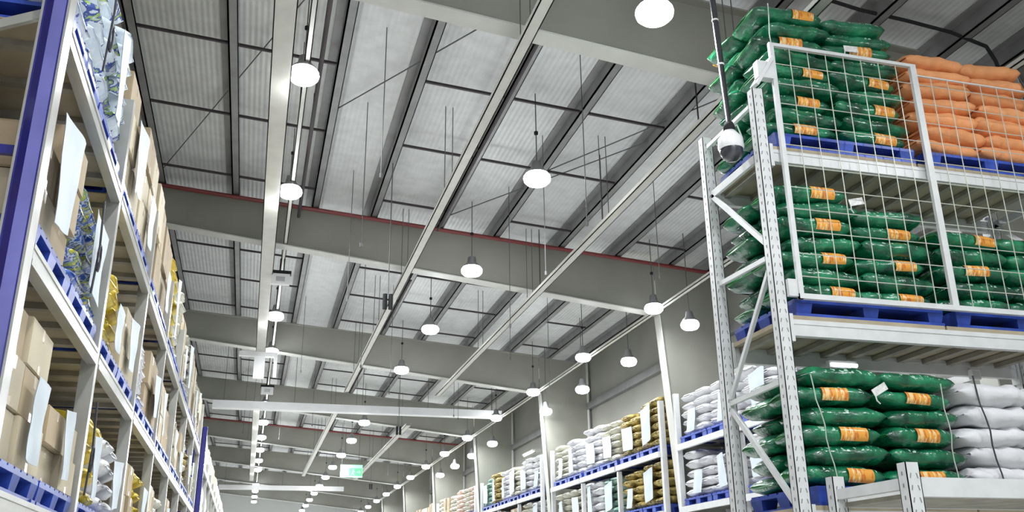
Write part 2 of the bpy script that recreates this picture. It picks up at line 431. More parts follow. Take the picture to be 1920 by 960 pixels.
# dark conduits
for (x, z, y0, y1, r_, lb) in ((2.92, 7.75, 9.2, 15.6, .022, 'dark conduit beside the centre cable tray before second rafter'),
                               (2.92, 7.75, 18.6, 22.5, .022, 'dark conduit beside the centre cable tray past second rafter'),
                               (4.95, 6.9, 9.0, 16.0, .018, 'dark conduit beside the right-hand narrow cable tray'),
                               (.42, 7.9, 8.6, 15.9, .03, 'dark conduit beside the left row of lamps')):
    t = thing('dark_conduit', lb, 'conduit', (x, y0, z))
    s = MB(); s.tube((0, 0, 0), (0, y1 - y0, 0), r_, 8); s.build('pipe', M['rod'], t)
    n = 3
    for i in range(n):
        yy = .15 + i * (y1 - y0 - .3) / (n - 1)
        s = MB(); s.tube((0, yy, 0), (0, yy, roof_z(x) + .2 - z), .010, 6); s.build('hanger_rod', M['rod'], t)
# cross tray with drop, lamp light put into its white colour
t = thing('white_cross_tray', 'bright white T-shaped tray junction under the third rafter', 'cable tray', (-.07, 23.1, 6.98))
s = MB(); s.box(-.5, .42, -.12, .02, .0, .114); s.build('cross_arm', M['white_bar'], t)
s = MB(); s.box(-.13, .13, -.1, .0, -.55, .0); s.build('drop', M['white_bar'], t)
s = MB(); s.box(.34, .42, -.1, .0, -.5, .0); s.build('side_drop', M['white_bar'], t)


# ------------------------------------------------------------------ lamps
def lamp_proto(r, cable):
    t = thing('high_bay_lamp', 'lamp', 'lamp', (0, 0, 0), 0, None)
    s = MB(); s.lathe([(0, -.10), (r * .4, -.096), (r * .75, -.078), (r * .95, -.04), (r, 0), (r * .97, .03), (r * .82, .07)], 24)
    s.build('lens', M['lens'], t, True)
    s = MB(); s.lathe([(r * .84, .065), (r * .80, .09), (r * .45, .15), (r * .36, .25), (.03, .27), (0, .27)], 24)
    s.build('housing', M['housing'], t, True)
    if cable > .3:
        s = MB(); s.tube((0, 0, .27), (0, 0, cable), .008, 6); c = s.build('cable', M['wire'], t)
        s = MB(); s.lathe([(0, -.035), (.03, -.02), (.03, .02), (0, .035)], 10, c=(0, 0, min(.7, cable * .6))); s.build('cable_knot', M['black'], c, True)
    return t


DOWN = bpy.data.lights.new('lamp_down', 'AREA'); DOWN.shape = 'DISK'; DOWN.size = .34; DOWN.energy = LAMP_DOWN; DOWN.color = (.95, .98, 1)
ROUND = bpy.data.lights.new('lamp_round', 'POINT'); ROUND.energy = LAMP_ROUND; ROUND.shadow_soft_size = .15; ROUND.color = (.95, .98, 1)


def lamps(x, z, ys, ks, rowname, r=.185, down=1.0, glow=1.0, behind=(), dim=.45):
    proto = lamp_proto(r, max(.3, roof_z(x) + .18 - z))
    D = DOWN.copy(); D.energy = LAMP_DOWN * down; G = ROUND.copy(); G.energy = LAMP_ROUND * glow
    D2 = D.copy(); D2.energy *= dim; G2 = G.copy(); G2.energy *= dim
    first = True
    for k in list(ks) + list(behind):
        o = proto if first else copy_tree(proto)
        first = False
        o.location = (x, ys(k), z)
        if k in behind:
            o['label'] = 'high-bay lamp behind the camera, %s outside the frame, %s' % (ORD[list(behind).index(k) + 1], rowname)
        else:
            o['label'] = 'lit round high-bay lamp, %s from the camera in the %s' % (ORD[ks.index(k) + 1], rowname)
        o['category'] = 'lamp'; o['group'] = 'lamps of the ' + rowname
        link('lamp_light', D2 if k in behind else D, o, (0, 0, -.12))
        if glow > 0: link('lamp_glow', G2 if k in behind else G, o, (0, 0, -.34))


lamps(.20, 7.30, lambda k: 9.9 + 3.52 * k - (.2 if k == 4 else 0), [0, 1, 3, 4, 6, 7, 8, 9, 10, 11, 13, 14, 15, 16], 'left row under the pale conduit', .185, 1, 1, (-1, -2, -3, -4, -5, -6), .15)
lamps(3.44, 6.82, lambda k: 7.05 + 4 * k, [0, 1, 2, 3, 4, 6, 7, 8, 9, 10, 11, 12, 13, 14, 15], 'centre row', .19, 1, 1, (-1, -2, -3, -4, -5))
lamps(7.05, 6.48, lambda k: 15.41 + 4 * k, [0, 1, 2, 3, 4, 5, 6, 7, 8, 9, 10, 11, 12, 13], 'row at the column heads', .18, .5, .4, (-1, -3, -4, -5, -6, -7))
lamps(7.50, 6.04, lambda k: 14.87 + 2.96 * k, [0, 1, 2, 3, 5, 6, 7, 8], 'lowest right row above the shelves', .17, .12, 0)
# emergency light boxes on the left conduit
for k, lb in ((16.94, 'nearer of two white emergency light boxes under the left conduit'), (27.4, 'farther of two white emergency light boxes under the left conduit')):
    t = thing('emergency_light', lb, 'emergency light', (.20, k, 7.02))
    s = MB(); s.box(-.17, .17, -.06, .06, -.1, .1); s.build('box_body', M['dome_white'], t)
    s = MB(); s.box(-.08, .08, -.066, -.06, -.05, .04); s.build('display', M['housing'], t)
    s = MB(); s.box(-.19, .19, -.07, .07, .1, .16); s.build('mount_plate', M['black'], t)
    for sx in (-.02, .05):
        s = MB(); s.tube((sx, 0, .16), (sx, 0, .415), .012, 6); s.build('bracket_rod', M['black'], t)
# hanging black sensors
for (x, y, z, lb) in ((1.80, 13.7, 5.73, 'black twin sensor hanging on a long cable, centre of the hall'),
                      (4.0, 27.0, 5.93, 'small black twin sensor hanging below the white cross duct'),
                      (5.3, 44.0, 6.1, 'tiny black twin sensor hanging beyond the green sign')):
    t = thing('hanging_sensor', lb, 'sensor', (x, y, z))
    for sx in (-.045, .045):
        s = MB(); s.tube((sx, 0, -.12), (sx, 0, .12), .036, 12); s.build('cylinder_body', M['black'], t)
    s = MB(); s.tube((0, 0, .12), (0, 0, roof_z(x) + .18 - z), .009, 6); s.build('cable', M['wire'], t)
# plain hanging wires
rw = random.Random(5)
WX = [(1.2, 10.2), (1.2, 12.2), (1.25, 14.6), (3.6, 9.6), (3.9, 12.2), (3.9, 14.2), (5.9, 10.2), (5.9, 12.6), (1.9, 18.2), (2.8, 20.4), (5.9, 18.4), (5.6, 20.4), (.9, 22.2),
      (3.4, 24.9), (5.2, 24.9), (1.6, 28.6), (3.0, 29.5), (5.9, 27.6), (.8, 34.6), (3.2, 35.8), (5.0, 36.2), (-.3, 36.2), (-.4, 29.4)]
for i, (x, y) in enumerate(WX):
    ln = 1.0 + rw.random() * 1.4
    s = MB(); s.tube((x, y, roof_z(x) + .19), (x, y, roof_z(x) - ln), .0065, 5); s.tube((x, y, roof_z(x) - ln), (x, y, roof_z(x) - ln - .06), .018, 8)
    tag(s.build('hanging_wire', M['wire']), 'thin hanging wire with a small end fitting, %s nearest under the roof' % (ORD[i + 1] if i < 22 else 'last'), 'wire', 'thin hanging wires')
# exit sign
t = thing('exit_sign', 'lit green and white sign hanging far down the aisle', 'sign', (3.98, 40.0, 6.30))
s = MB(); s.box(-.46, .46, -.04, .04, -.26, .26); s.build('sign_box', M['sign_pale'], t)
s = MB(); s.box(-.10, .44, -.046, -.04, -.2, .12); g = s.build('green_panel', M['sign_green'], t)
s = MB()
s.tube((.08, -.05, .06), (.08, -.046, .06), .03, 10); s.bar((.08, -.05, .02), (.05, -.05, -.08), .008, .05); s.bar((.05, -.05, -.08), (-.01, -.05, -.17), .008, .03)
s.bar((.05, -.05, -.08), (.12, -.05, -.15), .008, .03); s.bar((.08, -.05, .0), (.16, -.05, -.04), .008, .025)
s.bar((.22, -.05, -.04), (.38, -.05, -.04), .008, .03); s.bar((.38, -.05, -.04), (.32, -.05, .03), .008, .025); s.bar((.38, -.05, -.04), (.32, -.05, -.11), .008, .025)
s.build('running_figure_and_arrow', M['sign_pale'], g)
for sx in (-.3, .3):
    s = MB(); s.tube((sx, 0, .26), (sx, 0, roof_z(4) + .15 - 6.30), .01, 6); s.build('hanger_rod', M['wire'], t)
# strip lights near the right wall
for k, (y, z) in enumerate(((33.0, 6.6), (29.6, 5.75))):
    t = thing('strip_light', ['lit strip light near the right wall, upper one', 'lit strip light near the right wall, lower one'][k], 'lamp', (8.72, y, z))
    s = MB(); s.box(-.05, .05, -.6, .6, 0, .05); s.build('fitting', M['dome_white'], t)
    s = MB(); s.tube((0, -.58, -.02), (0, .58, -.02), .02, 8); s.build('tube', M['strip'], t)
    s = MB(); s.box(.05, .23, -.02, .02, .01, .04); s.build('wall_bracket', M['housing'], t)


# ------------------------------------------------------------------ generic stock
def sgnpow(v, p): return math.copysign(abs(v) ** p, v)


def sack_mb(L, W, H, seed, flat=.0, lump=.010, nu=22, nv=20):
    """pillow-shaped sack: long axis X, lying flat, base at z=0; ends pinch to a sewn seam"""
    s = MB(); rnd = Vector((seed * 3.7, seed * 1.3, seed * 2.1))
    us = [math.sin(math.pi / 2 * (-1 + 2 * i / nu)) for i in range(nu + 1)]
    for i, u in enumerate(us):
        a = abs(u)
        t = max(0, 1 - a ** 5)
        hz = H / 2 * max(.09, t ** .55)
        wy = W / 2 * (1 - .16 * a ** 8)
        for j in range(nv):
            th = 2 * math.pi * j / nv
            y = wy * sgnpow(math.cos(th), .62); z = hz * sgnpow(math.sin(th), .80)
            p = Vector((u * L / 2, y, z))
            d = noise.noise(p * 9 + rnd) * lump + noise.noise(p * 22 + rnd) * lump * .5 + noise.noise(Vector((p.x * 5, p.y * 30, p.z * 30)) + rnd) * lump * .4 * a
            q = p + Vector((noise.noise(p * 6 + rnd * 2) * lump * .8, math.cos(th) * d, math.sin(th) * d))
            q.z += H / 2 + noise.noise(Vector((u * 1.5, seed, 0))) * .012
            s.v.append(tuple(q))
    for i in range(nu):
        for j in range(nv):
            k = (j + 1) % nv
            s.f.append((i * nv + j, (i + 1) * nv + j, (i + 1) * nv + k, i * nv + k)); s.m.append(1 if (i == 0 or i == nu - 1) else 0)
    s.f.append(tuple(reversed(range(nv)))); s.m.append(1)
    s.f.append(tuple(nu * nv + j for j in range(nv))); s.m.append(1)
    return s


def sack_label_mb(L, W, H, x0, x1):
    """curved patch wrapped on the sack's -Y flank"""
    s = MB(); n = 8; k = 6
    pts = []
    for i in range(n + 1):
        x = x0 + (x1 - x0) * i / n; u = 2 * x / L; a = abs(u)
        hz = H / 2 * max(.09, max(0, 1 - a ** 5) ** .55); wy = W / 2 * (1 - .16 * a ** 8)
        for j in range(k + 1):
            th = math.pi + (-.62 + 1.2 * j / k) * .95
            y = wy * sgnpow(math.cos(th), .62) - .0125; z = hz * sgnpow(math.sin(th), .80) * 1.03 + H / 2
            pts.append((x, y, z))
    s.v = pts
    for i in range(n):
        for j in range(k):
            a = i * (k + 1) + j
            s.f.append((a, a + k + 1, a + k + 2, a + 1)); s.m.append(0)
    return s


def sack_variants(name, L, W, H, mats, n=4, label=False, lump=.010):
    out = []
    for i in range(n):
        me = sack_mb(L, W, H, i + 1 + len(name), lump=lump).mesh(name, mats, True)
        out.append(me)
    lab = [sack_label_mb(L, W, H, L * a, L * b).mesh('label_patch', M['label'], True) for (a, b) in ((-.02, .30), (-.14, .18), (.05, .36))] if label else None
    return out, lab


def pallet(lx, ly, x, y, z, label, group, detail=True, name='blue_pallet', h=.14):
    """plastic pallet, min corner region centred on x,y; base at z"""
    t = thing(name, label, 'pallet', (x, y, z), 0, group) if detail else None
    key = (round(lx, 2), round(ly, 2), detail)
    if key not in pallet.cache:
        d = {}
        a = MB(); a.box(-lx / 2, lx / 2, -ly / 2, ly / 2, h - .035, h - .012)
        n = 7
        for i in range(n):
            yy = -ly / 2 + (i + .5) * ly / n; a.box(-lx / 2, lx / 2, yy - ly / n * .4, yy + ly / n * .4, h - .013, h)
        b = MB(); b.box(-.065, .065, -ly / 2, ly / 2, 0, .022)
        b2 = MB(); b2.box(-lx / 2, lx / 2, -.05, .05, 0.0, .022)
        c = MB(); c.hexa([(-.06, -.07, .022), (.06, -.07, .022), (.06, .07, .022), (-.06, .07, .022), (-.075, -.085, h - .035), (.075, -.085, h - .035), (.075, .085, h - .035), (-.075, .085, h - .035)])
        if detail:
            d['deck'] = a.mesh('deck', M['pallet']); d['skid'] = b.mesh('skid', M['pallet']); d['cross_skid'] = b2.mesh('cross_skid', M['pallet']); d['block'] = c.mesh('block', M['pallet'])
        else:
            al = MB(); al.v = list(a.v); al.f = list(a.f); al.m = list(a.m)
            for px in (-lx / 2 + .075, 0, lx / 2 - .075):
                al.box(px - .06, px + .06, -ly / 2, ly / 2, 0, .022)
                for py in (-ly / 2 + .085, 0, ly / 2 - .085): al.box(px - .065, px + .065, py - .08, py + .08, .022, h - .035)
            d['all'] = al.mesh('blue_pallet', M['pallet'])
        pallet.cache[key] = d
    d = pallet.cache[key]
    if not detail:
        return tag(link(name, d['all'], None, (x, y, z)), label, 'pallet', group)
    link('deck', d['deck'], t)
    for px in (-lx / 2 + .075, 0, lx / 2 - .075):
        link('skid', d['skid'], t, (px, 0, 0))
        for py in (-ly / 2 + .085, 0, ly / 2 - .085): link('block', d['block'], t, (px, py, 0))
    for py in (-ly / 2 + .05, ly / 2 - .05): link('cross_skid', d['cross_skid'], t, (0, py, -.0005))
    return t


pallet.cache = {}


def post_mb(w_, d_, h, holes=True, pitch=.075):
    """perforated C-section rack post, front face -Y, base at 0"""
    s = MB(); tk = .006
    s.box(-w_ / 2, w_ / 2, -d_ / 2, -d_ / 2 + tk, 0, h)
    s.box(-w_ / 2, -w_ / 2 + tk, -d_ / 2, d_ / 2, 0, h); s.box(w_ / 2 - tk, w_ / 2, -d_ / 2, d_ / 2, 0, h)
    s.box(-w_ / 2, -w_ / 2 + .02, d_ / 2 - tk, d_ / 2, 0, h); s.box(w_ / 2 - .02, w_ / 2, d_ / 2 - tk, d_ / 2, 0, h)
    if holes:
        z = .04; k = 0
        while z < h - .04:
            for sx in (-1, 1):
                cx = sx * w_ * .24; o = sx * .004
                s.quad([(cx - .004 + o, -d_ / 2 - .0012, z), (cx + .004 + o, -d_ / 2 - .0012, z), (cx + .004 - o, -d_ / 2 - .0012, z + .032), (cx - .004 - o, -d_ / 2 - .0012, z + .032)], 1)
            for sx in (-1, 1):
                s.quad([(sx * (w_ / 2 + .0012), -.006, z + .02), (sx * (w_ / 2 + .0012), .006, z + .02), (sx * (w_ / 2 + .0012), .006, z + .045), (sx * (w_ / 2 + .0012), -.006, z + .045)], 1)
            z += pitch
    return s


# ------------------------------------------------------------------ right-hand rack in the foreground
RX, RY, RD = 3.84, 6.08, .93             # left post line, front post line, depth
rk = thing('storage_rack', 'light grey perforated storage rack in the right foreground holding green sacks', 'rack', (RX, RY, 0))
PH = 5.46
for (x, y) in ((0, 0), (0, RD), (3.10, 0), (3.10, RD)):
    p = post_mb(.10, .09, PH).build('post', [M['rack'], M['hole']], rk, loc=(x, y, 0))
    b = MB(); b.box(-.08, .08, -.08, .08, 0, .01); b.build('foot_plate', M['rack'], p)
LV = [(4.91, .11), (3.45, .13), (2.02, .12)]
for (zt, hh) in LV + [(.6, .12)]:
    for y in (-.0, RD):
        s = MB(); s.box(.052, 3.048, y - .028, y + .028, zt - hh, zt); s.box(.052, 3.048, y - .034, y + .034, zt - hh * .30, zt - hh * .18)
        bm = s.build('beam', M['rack'], rk)
        for sx in (.052, 3.018):
            s = MB(); s.box(sx, sx + .03, y - .047, y + .047, zt - hh - .05, zt + .04); s.build('end_plate', M['rack'], bm)
    for q in range(2 if zt > 1 else 0):
        s = MB(); s.box(.07 + q * 1.44, 1.49 + q * 1.41, -.02, RD + .02, zt + .0005, zt + .035); s.build('deck_board', M['board'], rk)
    for i in range(11):
        xx = .16 + i * .264
        s = MB(); s.box(xx - .03, xx + .03, .03, RD - .03, zt - .045, zt - .005); s.build('deck_bar', M['bars'], rk)


def brace(ya, za, yb, zb, wd=.04, x=0):
    s = MB(); s.bar((x, ya, za), (x, yb, zb), .03, wd); s.build('brace', M['rack'], rk)


for x in (0, 3.10):
    brace(.05, 5.36, RD - .05, 5.36, .035, x); brace(.05, 4.87, RD - .05, 4.87, .07, x)
    brace(.05, 4.08, RD - .05, 4.86, .045, x); brace(.05, 3.98, RD - .05, 4.02, .04, x)
    brace(.05, 3.92, RD - .05, 3.0, .035, x); brace(.05, 2.98, RD - .05, 2.96, .04, x)
    brace(.05, 2.05, RD - .05, 2.9, .045, x); brace(.05, 1.9, RD - .05, 1.1, .045, x)

# wire mesh guard panels hanging on the rack's face
YM = RY - .085
for k, (xa, xb) in enumerate(((3.99, 5.41), (5.41, 6.83))):
    z0, z1 = 3.60, 5.90
    t = thing('wire_mesh_panel', ['white framed wire mesh guard in front of the left green stacks', 'white framed wire mesh guard in front of the orange stack'][k], 'guard panel', (xa, YM, z0), 0, None)
    W_ = xb - xa
    if k == 0:
        s = MB(); s.box(-.02, .02, -.016, .016, 0, z1 - z0); s.build('frame_side', M['rack'], t)
        s = MB(); s.box(W_ - .03, W_ + .03, -.016, .016, .04, z1 - z0); s.build('frame_side', M['rack'], t)
    else:
        s = MB(); s.box(W_ - .02, W_ + .02, -.016, .016, 0, z1 - z0); s.build('frame_side', M['rack'], t)
    xs = .02 if k == 0 else .03
    s = MB(); s.box(xs, W_ - .03, -.016, .016, z1 - z0 - .03, z1 - z0) if k == 0 else s.box(xs, W_ - .02, -.008, .008, z1 - z0 - .012 - .1, z1 - z0 - .1)
    s.build('frame_top', M['rack'], t)
    s = MB(); s.box(-.02 if k == 0 else .02, W_ + .02, -.02, .02, -.0, .042); s.build('frame_bottom', M['rack'], t)
    s = MB()
    n = 8
    for i in range(1, n):
        xx = W_ * i / n; s.tube((xx, 0, .04), (xx, 0, z1 - z0 - (.02 if k == 0 else .11)), .0042, 5)
    for i in range(1, 12):
        zz = (z1 - z0) * i / 12
        if k and i > 11: continue
        s.tube((.0, .006, zz), (W_, .006, zz), .0042, 5)
    s.build('wire_grid', M['mesh'], t)
    if k == 0:
        s = MB(); s.bar((-.17, .05, z1 - z0 - .42), (-.02, 0, z1 - z0 - .16), .03, .12, up=(0, 1, 0)); s.box(-.16, -.01, -.02, .05, z1 - z0 - .36, z1 - z0 - .2); s.build('top_bracket', M['rack'], t)
        s = MB(); s.box(-.1, -.015, .0, .035, .02, .16); s.build('lower_bracket', M['rack'], t)

# stock on this rack
GR, GRL = sack_variants('green_sack', .70, .47, .155, [M['green'], M['green_tip']], 5, True, .015)
GR2 = [me.copy() for me in GR]
for me in GR2:
    me.materials.clear(); me.materials.append(M['green']); me.materials.append(M['green'])
ORG, _ = sack_variants('orange_sack', .70, .48, .16, [M['orange'], M['orange_tip']], 4, False, .018)
WHT, _ = sack_variants('white_sack', .72, .49, .17, [M['white_sack'], M['white_sack']], 4, False, .034)


def stack(x0, z0, layers, meshes, pitch, where, colour, group, seed, labels=None, plain=None, top_skip=()):
    r = random.Random(seed)
    for l in range(layers):
        for q, (cx, cy, nm) in enumerate(((.35, .235, 'front left'), (1.03, .235, 'front right'), (.35, .70, 'back left'), (1.03, .70, 'back right'))):
            if (l, q) in top_skip: continue
            off = (.04 if l % 2 else -.03)
            me = r.choice(meshes)
            use_plain = plain is not None and (l % 2 == 1)
            if use_plain: me = r.choice(plain)
            flip = 0 if cy < .4 else math.pi
            o = link(colour + '_sack', me, None, (x0 + cx + off + r.uniform(-.025, .025), RY - .03 + .05 + cy + r.uniform(-.02, .02), z0 + l * pitch),
                     (r.uniform(-.05, .05), r.uniform(-.04, .04), flip + r.uniform(-.09, .09)))
            o.scale = (1 + r.uniform(-.04, .03), 1, 1 + r.uniform(-.06, .10))
            tag(o, '%s sack, %s, %s layer up, %s' % (colour, nm, ORD[l + 1], where), 'sack', group)
            if labels and not use_plain and r.random() < .9:
                tag(link('label_patch', r.choice(labels), o), 'orange printed label')


ph = .14
DB = .036
SX0, SX1 = 3.965, 5.45
stack(SX0, 4.915 + ph + DB, 9, GR, .143, 'top shelf green stack', 'green', 'green sacks of the top shelf', 1, GRL, GR2)
stack(SX1, 4.915 + ph + DB, 7, ORG, .150, 'orange stack on top shelf', 'orange', 'orange sacks', 2)
stack(SX0, 3.455 + ph + DB, 7, GR, .146, 'left green stack on middle shelf', 'green', 'green sacks at left of the middle shelf', 3, GRL, GR2, top_skip=((6, 1), (6, 3)))
stack(SX1, 3.455 + ph + DB, 5, GR, .146, 'right green stack on middle shelf', 'green', 'green sacks at right of the middle shelf', 4, GRL, GR2)
stack(SX0, 2.025 + ph + DB, 6, GR, .152, 'green stack on lower shelf', 'green', 'green sacks of the lower shelf', 5, GRL, GR2)
stack(SX1 - .03, 2.025 + ph + DB, 5, WHT, .165, 'white stack on lower shelf', 'white', 'white sacks of the lower shelf', 6)
for (x, z, nm) in ((SX0, 4.915, 'under the green stack, top shelf of the foreground rack'), (SX1, 4.915, 'under the orange stack, top shelf of the foreground rack'),
                   (SX0, 3.455, 'under the left green stack, middle shelf of the foreground rack'), (SX1, 3.455, 'under the right green stack, middle shelf of the foreground rack'),
                   (SX0, 2.025, 'under the green stack, lower shelf of the foreground rack'), (SX1, 2.025, 'under the white sacks, lower shelf of the foreground rack')):
    pallet(1.36, .98, x + .69, RY + .47, z - .005 + DB, 'blue plastic pallet ' + nm, 'blue pallets of the foreground rack', h=ph)
# straps and tags on the stacks
for (x, za, zb, xb, m, lb) in ((5.50, 3.08, 2.20, 5.62, 'strap', 'dark strap down the front of the white sacks'), (4.02, 3.02, 2.25, 4.14, 'rope', 'pale twine down the left of the lower green stack'),
                               (5.18, 3.0, 2.2, 5.2, 'rope', 'pale twine down the right of the lower green stack'),
                               (4.05, 6.35, 5.1, 4.0, 'rope', 'pale twine down the top green stack')):
    s = MB(); n = 8; pts = [(x + (xb - x) * i / n + .006 * math.sin(i * 2.1), RY - .035 + .01 * math.sin(i * 1.3), za + (zb - za) * i / n) for i in range(n + 1)]
    s.path(pts, .0065 if m == 'strap' else .0045, 6)
    tag(s.build('strap', M[m]), lb, 'strap')
for (x, z, rz, lb) in ((4.62, 2.92, .35, 'white paper tag hanging on the lower green stack'), (4.66, 4.50, .1, 'white paper tag on the left green stack, middle shelf'),
                       (4.84, 6.0, -.1, 'white paper tag on the top shelf green stack')):
    s = MB(); s.bar((-.07, 0, 0), (.07, 0, .02), .006, .06); s.path([(-.06, 0, -.02), (-.07, -.005, -.06), (-.05, 0, -.09)], .006, 5)
    o = s.build('paper_tag', M['tag_white'], loc=(x, RY - .03, z)); o.rotation_euler = (0, -rz, 0)
    tag(o, lb, 'tag')

# low rack in front of the right-hand rack
lr = thing('low_rack', 'low light grey rack with square post tops in front of the green sacks', 'rack', (4.03, 5.12, 0))
for (x, y) in ((0, 0), (0, .80), (2.9, 0), (2.9, .80)):
    post_mb(.10, .09, 2.24).build('post', [M['rack'], M['hole']], lr, loc=(x, y, 0))
for y in (0, .80):
    s = MB(); s.box(.052, 2.848, y - .03, y + .03, 2.03, 2.15); s.build('beam', M['rack'], lr)
for x in (0, 2.9):
    s = MB(); s.box(x - .03, x + .03, .046, .754, 2.08, 2.15); s.build('side_rail', M['rack'], lr)
s = MB(); s.box(.03, 2.87, .03, .77, 2.03, 2.06); s.build('shelf_panel', M['bars'], lr)

# strip light and junction box under the middle shelf, black cable beyond the orange sacks
t = thing('strip_light', 'small white strip light under the middle shelf above the lower green sacks', 'lamp', (4.93, RY + RD - .06, 3.33))
s = MB(); s.box(-.14, .14, -.05, .0, -.04, .04); s.build('fitting', M['dome_white'], t)
s = MB(); s.tube((-.13, -.062, 0), (.13, -.062, 0), .018, 8); s.build('tube', M['strip_soft'], t)
t = thing('junction_box', 'small white junction box under the middle shelf above the white sacks', 'box', (6.33, RY + RD - .06, 3.32))
s = MB(); s.box(-.05, .05, -.04, .0, -.045, .045); s.build('box_body', M['dome_white'], t); s = MB(); s.box(-.035, .035, -.046, -.04, -.03, .03); s.build('lid', M['rack'], t)
s = MB(); s.path([(6.0, 7.7, 7.86), (6.38, 7.7, 7.80), (7.0, 7.7, 7.76), (7.6, 7.7, 7.70), (8.08, 7.7, 7.58), (8.17, 7.7, 7.4), (8.22, 7.7, 7.2), (8.40, 7.7, 6.9), (8.6, 7.8, 6.8), (8.92, 7.8, 6.8)], .022, 8)
tag(s.build('black_cable', M['black']), 'thick black cable drooping under the roof above the orange sacks', 'cable')
s = MB(); s.path([(6.66, RY - .02, 6.0), (6.76, RY - .03, 5.7), (6.78, RY - .03, 5.4), (6.79, RY - .02, 5.1)], .010, 6)
tag(s.build('strap', M['strap']), 'dark strap at the right end of the orange sacks', 'strap')

# dome camera on its pole
t = thing('dome_camera', 'white dome camera on a dark ceiling pole at the foreground rack corner', 'camera', (3.68, 6.28, 5.0))
s = MB(); s.lathe([(0, .16), (.05, .155), (.075, .12), (.105, .08), (.11, .0), (.10, -.02)], 24); s.build('dome_housing', M['dome_white'], t, True)
s = MB(); s.lathe([(.10, -.02), (.095, -.06), (.07, -.10), (.035, -.122), (0, -.127)], 24); s.build('dome_glass', M['dome_dark'], t, True)
s = MB(); s.lathe([(0, .24), (.035, .24), (.05, .2), (.05, .15), (0, .15)], 16); s.build('swivel_joint', M['black'], t, True)
s = MB(); s.tube((0, 0, .2), (-.08, .0, roof_z(3.6) + .18 - 5.0), .026, 14); pl = s.build('ceiling_pole', M['pole'], t, True)
for q in (.8, 1.25):
    s = MB(); s.tube((-.08 * q / 3.2 - .0, 0, q), (-.08 * q / 3.2, 0, q + .015), .031, 14); s.build('tie', M['dome_white'], pl)
s = MB(); s.path([(.03, 0, .2), (.09, .02, .24), (.13, .03, .14), (.11, .04, .0), (.06, .03, -.04)], .007, 6); s.build('loose_cable', M['rope'], t)

# ------------------------------------------------------------------ racks along the side walls
SK = {}
for nm, L_, W_, H_, mt, lump in (('white', .88, .55, .175, 'white_sack', .022), ('cream', .88, .55, .175, 'cream_sack', .02), ('gold', .88, .55, .175, 'gold_sack', .02),
                                 ('teal', .88, .55, .175, 'teal_sack', .02), ('pink', .88, .55, .175, 'pink_sack', .02), ('yellow', .88, .54, .16, 'yellow_sack', .02),
                                 ('printed', .88, .54, .16, 'print_sack', .02), ('blue printed', .88, .54, .16, 'blueprint', .02)):
    SK[nm] = ([sack_mb(L_, W_, H_, i + 3, lump=lump, nu=14, nv=14).mesh('sack', [M[mt], M[mt]], True) for i in range(3)], H_)
SHEET = []


def sheet_mb(w_, h, seed):
    """creased paper sheet in the YZ plane facing +X, centre bottom at 0"""
    s = MB(); r = random.Random(seed); n, k = 6, 8
    cs = [r.uniform(-.07, .07) for _ in range(4)]
    pts = []
    for off in (0, -.003):
        for i in range(n + 1):
            for j in range(k + 1):
                u = i / n; v = j / k
                y = (u - .5) * w_ + cs[0] * v * (1 - u) * 1.5 + cs[1] * v * u * 1.5
                z = v * h + cs[2] * u + cs[3] * (1 - u)
                x = .010 * math.sin(u * 5 + seed) * math.sin(v * 4 + seed) + .008 * noise.noise(Vector((u * 3, v * 3, seed))) + off
                pts.append((x, y, z))
    s.v = pts; B = (n + 1) * (k + 1)
    for i in range(n):
        for j in range(k):
            a = i * (k + 1) + j
            s.f.append((a, a + k + 1, a + k + 2, a + 1)); s.m.append(0)
            s.f.append((B + a, B + a + 1, B + a + k + 2, B + a + k + 1)); s.m.append(0)
    return s


for i, (a_, b_) in enumerate(((.44, .60), (.36, .46), (.50, .52), (.30, .64))): SHEET.append(sheet_mb(a_, b_, i + 1).mesh('paper_sheet', M['paper'], True))


def carton_mesh(dx, dy, dz, mt):
    key = (round(dx, 2), round(dy, 2), round(dz, 2), mt)
    if key not in carton_mesh.cache:
        s = MB(); b = .006
        s.box(-dx / 2 + b, dx / 2 - b, -dy / 2 + b, dy / 2 - b, 0, dz)
        s.box(-dx / 2, dx / 2, -dy / 2 + b, dy / 2 - b, b, dz - b); s.box(-dx / 2 + b, dx / 2 - b, -dy / 2, dy / 2, b, dz - b)
        t = MB()
        t.box(-dx / 2 - .001, dx / 2 + .001, -.03, .03, dz * .72, dz - .004); t.box(-dx / 2 - .001, dx / 2 + .001, -.03, .03, .004, dz * .2)
        carton_mesh.cache[key] = (s.mesh('carton', M[mt]), t.mesh('tape', M['tape']))
    return carton_mesh.cache[key]


carton_mesh.cache = {}


